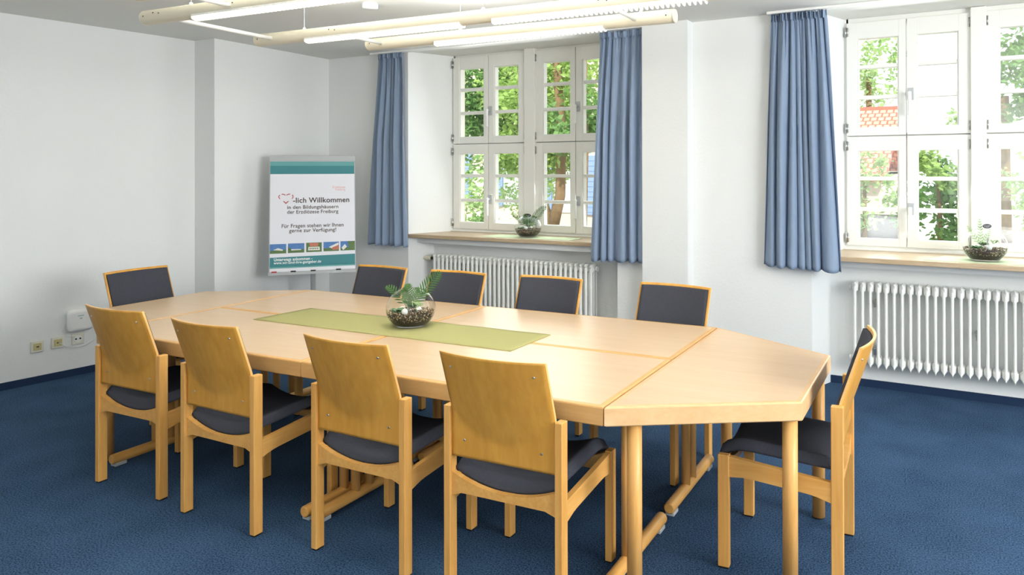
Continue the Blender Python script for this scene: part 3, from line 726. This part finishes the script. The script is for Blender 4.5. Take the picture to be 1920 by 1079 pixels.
bm = B(); slab(bm, -.012, 1.012, -.008, .042, -.012, .014); bmesh.ops.bevel(bm, geom=bm.edges[:], offset=.004, segments=2, affect='EDGES'); obj('clamp_bar', bm, M['grey'], P)
bm = B(); slab(bm, -.015, 1.012, .985, 1.006, -.012, .035); tr = obj('pen_tray', bm, M['grey'], P)
for i, u in enumerate((.05, .27, .5, .8)):
    obj('tray_clip', slab(B(), u - .03, u + .03, .978, .986, .012, .03), M['red'] if i == 0 else M['dark'], tr)
bm = B(); cyl(bm, (0, .19, .08), (0, .19, 1.25), .0215, n=20); box(bm, -.06, .06, .1, .19, 1.1, 1.16, .003); obj('pole', bm, M['grey'], P)
bm = B(); cyl(bm, (0, .19, .05), (0, .19, .1), .035, n=20)
for k in range(5):
    a = 2 * pi * k / 5 + .3; path(bm, [(0, .19, .075), (.12 * cos(a), .19 + .12 * sin(a), .06), (.3 * cos(a), .19 + .3 * sin(a), .03)], [.016, .014, .011], 8); cyl(bm, (.3 * cos(a), .19 + .3 * sin(a), 0), (.3 * cos(a), .19 + .3 * sin(a), .04), .014, n=10)
obj('foot', bm, M['grey'], P)
po = obj('poster', slab(B(), .0, 1.0, .042, .986, .0005, .003), M['paper'], P, label='white welcome poster with teal bands')
def band(v0, v1, m, u0=0, u1=1, o=.0034, v0r=None, v1r=None, name='printed_band'):
    bm = B(); q = [bm.verts.new(bp(u0, v0, o)), bm.verts.new(bp(u1, v0r if v0r is not None else v0, o)), bm.verts.new(bp(u1, v1r if v1r is not None else v1, o)), bm.verts.new(bp(u0, v1, o))]; bm.faces.new(q); return obj(name, bm, m, po)
band(.046, .083, M['teal2']); band(.083, .155, M['teal']); band(.865, .945, M['teal'], v0r=.857, v1r=.945); band(.945, .957, M['teal2'], v0r=.935)
def text(s, u, v, size, m, al='LEFT', wscale=1, bold=0, o=.0038):
    cu = bpy.data.curves.new('letter_outline', 'FONT'); cu.body = s; cu.size = size; cu.align_x = al; cu.align_y = 'CENTER'; cu.extrude = .0002; cu.offset = bold; cu.space_character = 1.04
    cu.materials.append(m); t = bpy.data.objects.new('letter_outline', cu); COL.objects.link(t); t.parent = po
    p = bp(u, v, o); t.location = p; t.rotation_euler = (pi / 2 - math.atan2(lean, BH * .9895), 0, 0); t.scale = (wscale, 1, 1)
    return t
FIT = []
def fit(s, u0, u1, v, size, m, bold=.0):
    t = text(s, u0, v, size, m, bold=bold); FIT.append((t, (u1 - u0) * BW)); return t
fit('-lich Willkommen', .262, .935, .385, .062, M['ink'], .0012)
fit('in den Bildungshäusern', .195, .80, .443, .043, M['ink'], .0006)
fit('der Erzdiözese Freiburg', .195, .80, .484, .043, M['ink'], .0006)
fit('Für Fragen stehen wir Ihnen', .13, .86, .603, .045, M['ink'], .0006)
fit('gerne zur Verfügung!', .22, .775, .643, .045, M['ink'], .0006)
fit('Erzdiözese', .735, .885, .272, .026, M['palered']); fit('Freiburg', .765, .885, .293, .026, M['palered'])
fit('Unterwegs ankommen -', .045, .49, .884, .036, M['whiteink'], .0008)
fit('www.wir-sind-ihre-gastgeber.de', .045, .595, .911, .032, M['whiteink'], .0005)
bpy.context.view_layer.update()
dg = bpy.context.evaluated_depsgraph_get()
for t, wd in FIT:
    k = wd / max(.01, t.dimensions.x)
    me = bpy.data.meshes.new_from_object(t.evaluated_get(dg)); o = bpy.data.objects.new('lettering', me); COL.objects.link(o)
    o.parent = po; o.location = t.location; o.rotation_euler = t.rotation_euler; o.scale = (k, 1, 1)
    bpy.data.objects.remove(t)
for i_, o in enumerate(x for x in bpy.data.objects if x.name.startswith('lettering')): o['label'] = ('large brown welcome line', 'brown line below the welcome', 'second brown line', 'brown question line', 'brown service line', 'small pale red line', 'small pale red line', 'white motto line', 'white web address line')[i_]
# dashed heart outline
def hp(t):
    x = 16 * sin(t) ** 3; y = 13 * cos(t) - 5 * cos(2 * t) - 2 * cos(3 * t) - cos(4 * t); return bp(.182 + x / 16 * .083, .362 - y / 17 * .048, .0042)
bm = B()
for a, b in ((.45, 1.0), (1.25, 1.9), (2.35, pi), (pi, 3.93), (4.38, 5.03), (5.28, 5.83)): path(bm, [hp(a + (b - a) * k / 8) for k in range(9)], .0034, 6)
obj('heart_outline', bm, M['red'], po, label='dashed red heart outline')
for i, (u0, u1) in enumerate(((0, .187), (.207, .397), (.418, .602), (.622, .808), (.825, 1.0))):
    bm = B(); v0, v1 = .752 - .006 * i / 4, .832 - .006 * i / 4
    def qd(a, b, c_, d, mi, o=.0036): bm.faces.new([bm.verts.new(bp(u0 + (u1 - u0) * x, v0 + (v1 - v0) * y, o)) for x, y in (a, b, c_, d)]).material_index = mi
    qd((0, 0), (1, 0), (1, 1), (0, 1), 0)
    if i == 2:
        qd((0, 0), (1, 0), (1, 1), (0, 1), 1, .0038); qd((.15, .45), (.85, .45), (.88, .82), (.12, .82), 2, .004); qd((.2, .05), (.8, .05), (.75, .4), (.25, .4), 3, .004)
        for k in range(5): qd((.22 + .12 * k, .55), (.29 + .12 * k, .55), (.29 + .12 * k, .7), (.22 + .12 * k, .7), 1, .0042)
    else:
        qd((0, .68), (1, .62), (1, 1), (0, 1), 1, .0038)
        if i == 0: qd((.2, .62), (.5, .42), (.8, .6), (.78, .72), 2, .004)
        if i == 1: qd((.2, .6), (.8, .62), (.8, .72), (.2, .74), 2, .004); qd((0, .35), (.15, .5), (.2, .8), (0, .9), 1, .0042)
        if i == 3: qd((.35, .55), (.95, .1), (.98, .3), (.6, .75), 2, .004); qd((.55, .62), (.98, .35), (.98, .85), (.6, .9), 3, .0042)
        if i == 4: qd((.5, .0), (1, .0), (1, .9), (.6, .8), 1, .004); qd((.08, .7), (.3, .3), (.45, .6), (.2, .95), 2, .0042)
    obj('printed_photo', bm, [M['psky'], M['pgreen'], M['phouse'], M['pbrick']], po)

# ------------------------------------------------------------------ sockets, wall box and cable on the left wall
WA = -math.atan(.0868)   # local frame on the left wall: x along wall (away), y into room
def wall_thing(name, y, z, **k):
    T = thing(name, (lx(y), y, z), WA, **k); return T       # local +x = into the room, local +y = along the wall
def socket(y, z, style, label):
    T = wall_thing('wall_socket', y, z, label=label, cat='socket', group='sockets low on the left wall')
    obj('cover_plate', box(B(), 0, .011, -.04, .04, -.04, .04, .004), M['cover'], T)
    if style == 'two':
        bm = B(); cyl(bm, (.008, 0, 0), (.0125, 0, 0), .026, n=24); obj('insert', bm, M['white'], T)
        for s in (-1, 1): obj('hole', cyl(B(), (.0122, s * .014, 0), (.0135, s * .014, 0), .0065, n=12), M['dark'], T)
    else:
        obj('insert', box(B(), .009, .015, -.024, .024, -.024, .024, .002), M['brass'], T)
        obj('hole', box(B(), .0145, .0158, -.008, .008, -.004, .004), M['dark'], T)
    return T
socket(2.752, .258, 'one', 'square cream socket plate, leftmost low on the left wall')
s2 = socket(2.878, .262, 'one', 'middle cream socket plate with white cable plugged in')
socket(3.005, .266, 'two', 'rightmost socket plate with two dark round holes')
T = wall_thing('wireless_access_point', 3.012, .405, label='white rounded wireless box on the left wall above the sockets', cat='wireless box')
bm = B(); V = []
def rr(hw, hh, r, x):
    pts = []
    for cx_, cy_, a0 in ((hw - r, hh - r, 0), (-hw + r, hh - r, pi / 2), (-hw + r, -hh + r, pi), (hw - r, -hh + r, 1.5 * pi)):
        for k in range(7): a = a0 + pi / 2 * k / 6; pts.append((x, cx_ + r * cos(a), cy_ + r * sin(a)))
    return pts
loops = [[bm.verts.new(q) for q in rr(*a)] for a in ((.068, .068, .02, 0), (.084, .08, .03, .012), (.088, .082, .034, .026), (.083, .077, .034, .037), (.06, .055, .03, .041))]
n = len(loops[0])
for a, b in zip(loops, loops[1:]):
    for k in range(n): f = bm.faces.new((a[k], a[(k + 1) % n], b[(k + 1) % n], b[k])); f.smooth = True
bm.faces.new(loops[0]); bm.faces.new(loops[-1]); obj('body', bm, M['white'], T)
obj('status_light', box(B(), .0405, .0418, -.02, .02, .030, .034), M['teal2'], T); obj('emblem', box(B(), .0405, .0418, -.006, .008, .008, .018, .0005), M['grey'], T)
bm = B(); yy = lambda a: lx(a)
cp = [(2.878, .262, .016), (2.885, .255, .04), (2.92, .225, .035), (2.98, .208, .02), (3.05, .212, .015), (3.10, .235, .012), (3.125, .28, .012), (3.12, .34, .012)]
path(bm, [(lx(a) + c_, a, b) for a, b, c_ in cp], .0028, 6)
cp = [(2.94, .42, .01), (2.915, .38, .012), (2.905, .33, .014), (2.93, .30, .016), (2.97, .292, .018), (2.99, .29, .018)]
path(bm, [(lx(a) + c_, a, b) for a, b, c_ in cp], .0028, 6)
obj('cable', bm, M['white'], label='thin white cable looping between the sockets and the wireless box', cat='cable')

# ------------------------------------------------------------------ outside
obj('ground', box(B(), -40, 25, YO, 45, -.75, -.6), M['ground'], kind='structure')
def foliage(name, c, r, n, size, mat, parent, seed, shellf=.5):
    rnd = random.Random(seed); bm = B(); c = Vector(c)
    cl = [Vector((rnd.gauss(0, .5), rnd.gauss(0, .5), rnd.gauss(0, .5))) for _ in range(max(6, n // 70))]
    for i in range(n):
        q = rnd.choice(cl) + Vector((rnd.gauss(0, .17), rnd.gauss(0, .17), rnd.gauss(0, .17)))
        if q.length > 1.15: q = q.normalized() * rnd.uniform(.7, 1.15)
        p = c + Vector((q.x * r[0], q.y * r[1], q.z * r[2])); s = size * rnd.uniform(.6, 1.25)
        d = Vector((rnd.gauss(0, 1), rnd.gauss(0, 1), rnd.gauss(-.3, .7))).normalized(); nn = Vector((rnd.gauss(0, .7), rnd.gauss(-.3, .7), 1)).normalized(); sd = d.cross(nn).normalized()
        a = p; b = p + d * s * .45 + sd * s * .33; e = p + d * s; g = p + d * s * .45 - sd * s * .33; m_ = p + d * s * .5 + nn * s * .08
        V = [bm.verts.new(x) for x in (a, b, e, g)]; bm.faces.new((V[0], V[1], V[2])); bm.faces.new((V[0], V[2], V[3]))
    return obj(name, bm, mat, parent, smooth=False)
def tree(loc, trunks, crowns, label, name='garden_tree', cat='tree', group='trees outside the windows'):
    T = thing(name, loc, label=label, cat=cat, group=group)
    if trunks:
        bm = B()
        for pts, r in trunks: path(bm, pts, r, 10)
        obj('trunk', bm, M['bark'], T)
    for k, (c, r, n, s, m, sd) in enumerate(crowns): foliage('crown', c, r, n, s, m, T, sd)
    return T
G = -.6
tree((-5.15, 8.6, G), (([(0, 0, 0), (.02, 0, .9), (0, 0, 1.33)], [.12, .1, .1]), ([(0, 0, 1.28), (-.17, 0, 1.75), (-.25, .05, 2.3), (-.5, .1, 3.2)], [.085, .055, .045, .03]), ([(0, 0, 1.28), (.13, 0, 1.75), (.16, 0, 2.5), (.10, 0, 3.3), (.02, 0, 4.4)], [.085, .07, .065, .06, .05])),
     (((-.3, .1, 2.35), (.72, .4, .42), 2400, .085, M['leafa'], 1), ((-.1, .2, 3.4), (1.1, .6, .85), 4200, .09, M['leafa'], 2), ((.4, .1, 2.7), (.6, .5, .5), 900, .09, M['leafb'], 12)),
     'forked tree with sunlit leaves seen through the left window')
tree((-4.55, 8.3, G), (([(0, 0, 0), (0, 0, 1.2), (.04, 0, 2.4), (.05, 0, 3.8)], [.1, .09, .08, .05]),), (((0, 0, 2.9), (.5, .4, .6), 1100, .085, M['leafb'], 3),),
     'slender tree at the right edge of the left window view, beside the curtain')
tree((-7.4, 10.2, G), (([(0, 0, 0), (.1, 0, 1.5), (0, 0, 4)], [.14, .1, .05]),), (((-.5, 0, 3.3), (1.5, .7, 1.15), 5200, .13, M['leafb'], 4), ((.9, 0, 3.1), (.9, .6, 1.0), 3200, .12, M['leafa'], 5), ((.2, -.2, 1.9), (1.2, .5, .6), 900, .11, M['leafc'], 25)),
     'broad leafy tree filling the upper left panes of the left window')
tree((-6.6, 9.0, G), (), (((0, 0, .95), (.36, .35, .52), 1300, .07, M['leafb'], 6),), 'round green shrub low in the left window view', 'garden_shrub', 'shrub', 'shrubs outside the windows')
tree((-6.15, 9.6, G), (), (((0, 0, 1.55), (.5, .3, .7), 650, .07, M['leafc'], 7),), 'loose pale flowering shrub behind the sill bowl in the left window', 'garden_shrub', 'shrub', 'shrubs outside the windows')
tree((-.36, 7.9, G), (([(0, 0, 0), (.03, 0, .8), (-.02, 0, 2.2)], [.04, .03, .015]),), (((-.02, 0, 1.72), (.36, .3, .44), 1500, .075, M['leafb'], 8), ((.0, -.1, 2.1), (.3, .25, .2), 420, .075, M['leafa'], 9)),
     'bushy green shrub close behind the lower right panes beside the sill terrarium', 'garden_shrub', 'shrub', 'shrubs outside the windows')
tree((-1.35, 10.2, G), (([(0, 0, 0), (0, 0, 2)], [.04, .02]),), (((-.05, 0, 1.75), (.42, .4, .42), 1100, .08, M['leafc'], 10), ((.1, 0, 2.1), (.25, .3, .25), 300, .07, M['leafc'], 14)), 'pale green shrub in front of the red roofed house', 'garden_shrub', 'shrub', 'shrubs outside the windows')
tree((-2.6, 20.5, G), (([(0, 0, 0), (0, 0, 4.5)], [.15, .06]),), (((.0, 0, 4.6), (.8, .7, 1.6), 1500, .15, M['leafc'], 11),), 'tall pale tree rising behind the red tiled roof')
tree((.25, 10.5, G), (([(0, 0, 0), (0, 0, 3)], [.1, .05]),), (((.3, 0, 3.45), (.7, .5, .55), 1600, .1, M['leafb'], 13), ((-.25, .2, 2.6), (.35, .3, .6), 260, .09, M['leafc'], 15), ((.4, 0, 2.2), (.6, .5, .9), 600, .1, M['leafc'], 16)),
     'leafy tree behind the hazy panes at the right photo edge')
tree((.75, 9.4, G), (([(0, 0, 0), (0, 0, 2.4)], [.05, .03]),), (((-.1, 0, 1.9), (.55, .4, .7), 900, .08, M['leafc'], 31), ((-.25, 0, 2.9), (.4, .4, .5), 700, .09, M['leafb'], 32)), 'pale shrub low behind the right edge panes', 'garden_shrub', 'shrub', 'shrubs outside the windows')
tree((-1.9, 11.0, G), (([(0, 0, 0), (0, 0, 1.2)], [.04, .02]),), (((0, 0, 1.2), (.4, .35, .6), 900, .08, M['leafb'], 33),), 'green shrub left of the grey board screen', 'garden_shrub', 'shrub', 'shrubs outside the windows')
# red roofed house
Hs = thing('outbuilding', (-3.2, 14.2, G), label='low house with red tiled roof seen through the right window', cat='house')
obj('wall', box(B(), -3, 1.6, 0, 5, 0, 2.05), M['house'], Hs)
bm = B(); uvl = bm.loops.layers.uv.new('UV')
def roofq(ps, uvs):
    f = bm.faces.new([bm.verts.new(p) for p in ps])
    for l, uv in zip(f.loops, uvs): l[uvl].uv = uv
roofq([(-3.3, -.35, 1.95), (1.72, -.35, 1.95), (1.72, 2.5, 3.36), (-3.3, 2.5, 3.36)], [(0, 0), (5.4, 0), (5.4, 3.2), (0, 3.2)])
roofq([(-3.3, 2.5, 3.36), (1.72, 2.5, 3.36), (1.72, 5.3, 1.95), (-3.3, 5.3, 1.95)], [(0, 0), (5.4, 0), (5.4, 3.2), (0, 3.2)])
o = obj('roof', bm, M['roof'], Hs, label='red tiled roof'); md = o.modifiers.new('thick', 'SOLIDIFY'); md.thickness = .08
obj('gable', prism(B(), [(1.5, 0.05), (1.6, .05), (1.6, 4.95), (1.5, 4.95)], 2.0, 2.06), M['house'], Hs)
obj('board_fence', box(B(), -1.72, -1.0, 11.6, 11.66, G, .83, .004), M['shed'], label='dark grey wooden board screen low in the right window view', cat='fence')
# cream house with blue shutters behind the left window's trees
Hc = thing('apartment_house', (-13.5, 15.0, G), label='cream rendered house with pale blue shutters behind the left window trees', cat='house')
obj('wall', box(B(), -4, 6.8, 0, 5, 0, 7), M['house'], Hc)
for x, z in ((-1.2, 1.2), (1.35, 1.3), (3.5, 1.25), (4.9, 1.1)):
    wn = obj('window', box(B(), x - .35, x + .35, -.03, .02, z, z + 1.3), M['grey'], Hc)
    for s in (-1, 1):
        bm = B(); box(bm, x + s * .60 - .24, x + s * .60 + .24, -.07, -.005, z - .03, z + 1.33)
        for k in range(11): box(bm, x + s * .60 - .2, x + s * .60 + .2, -.08, -.07, z + .03 + k * .118, z + .1 + k * .118)
        obj('shutter', bm, M['shutter'], wn, label='pale blue shutter')
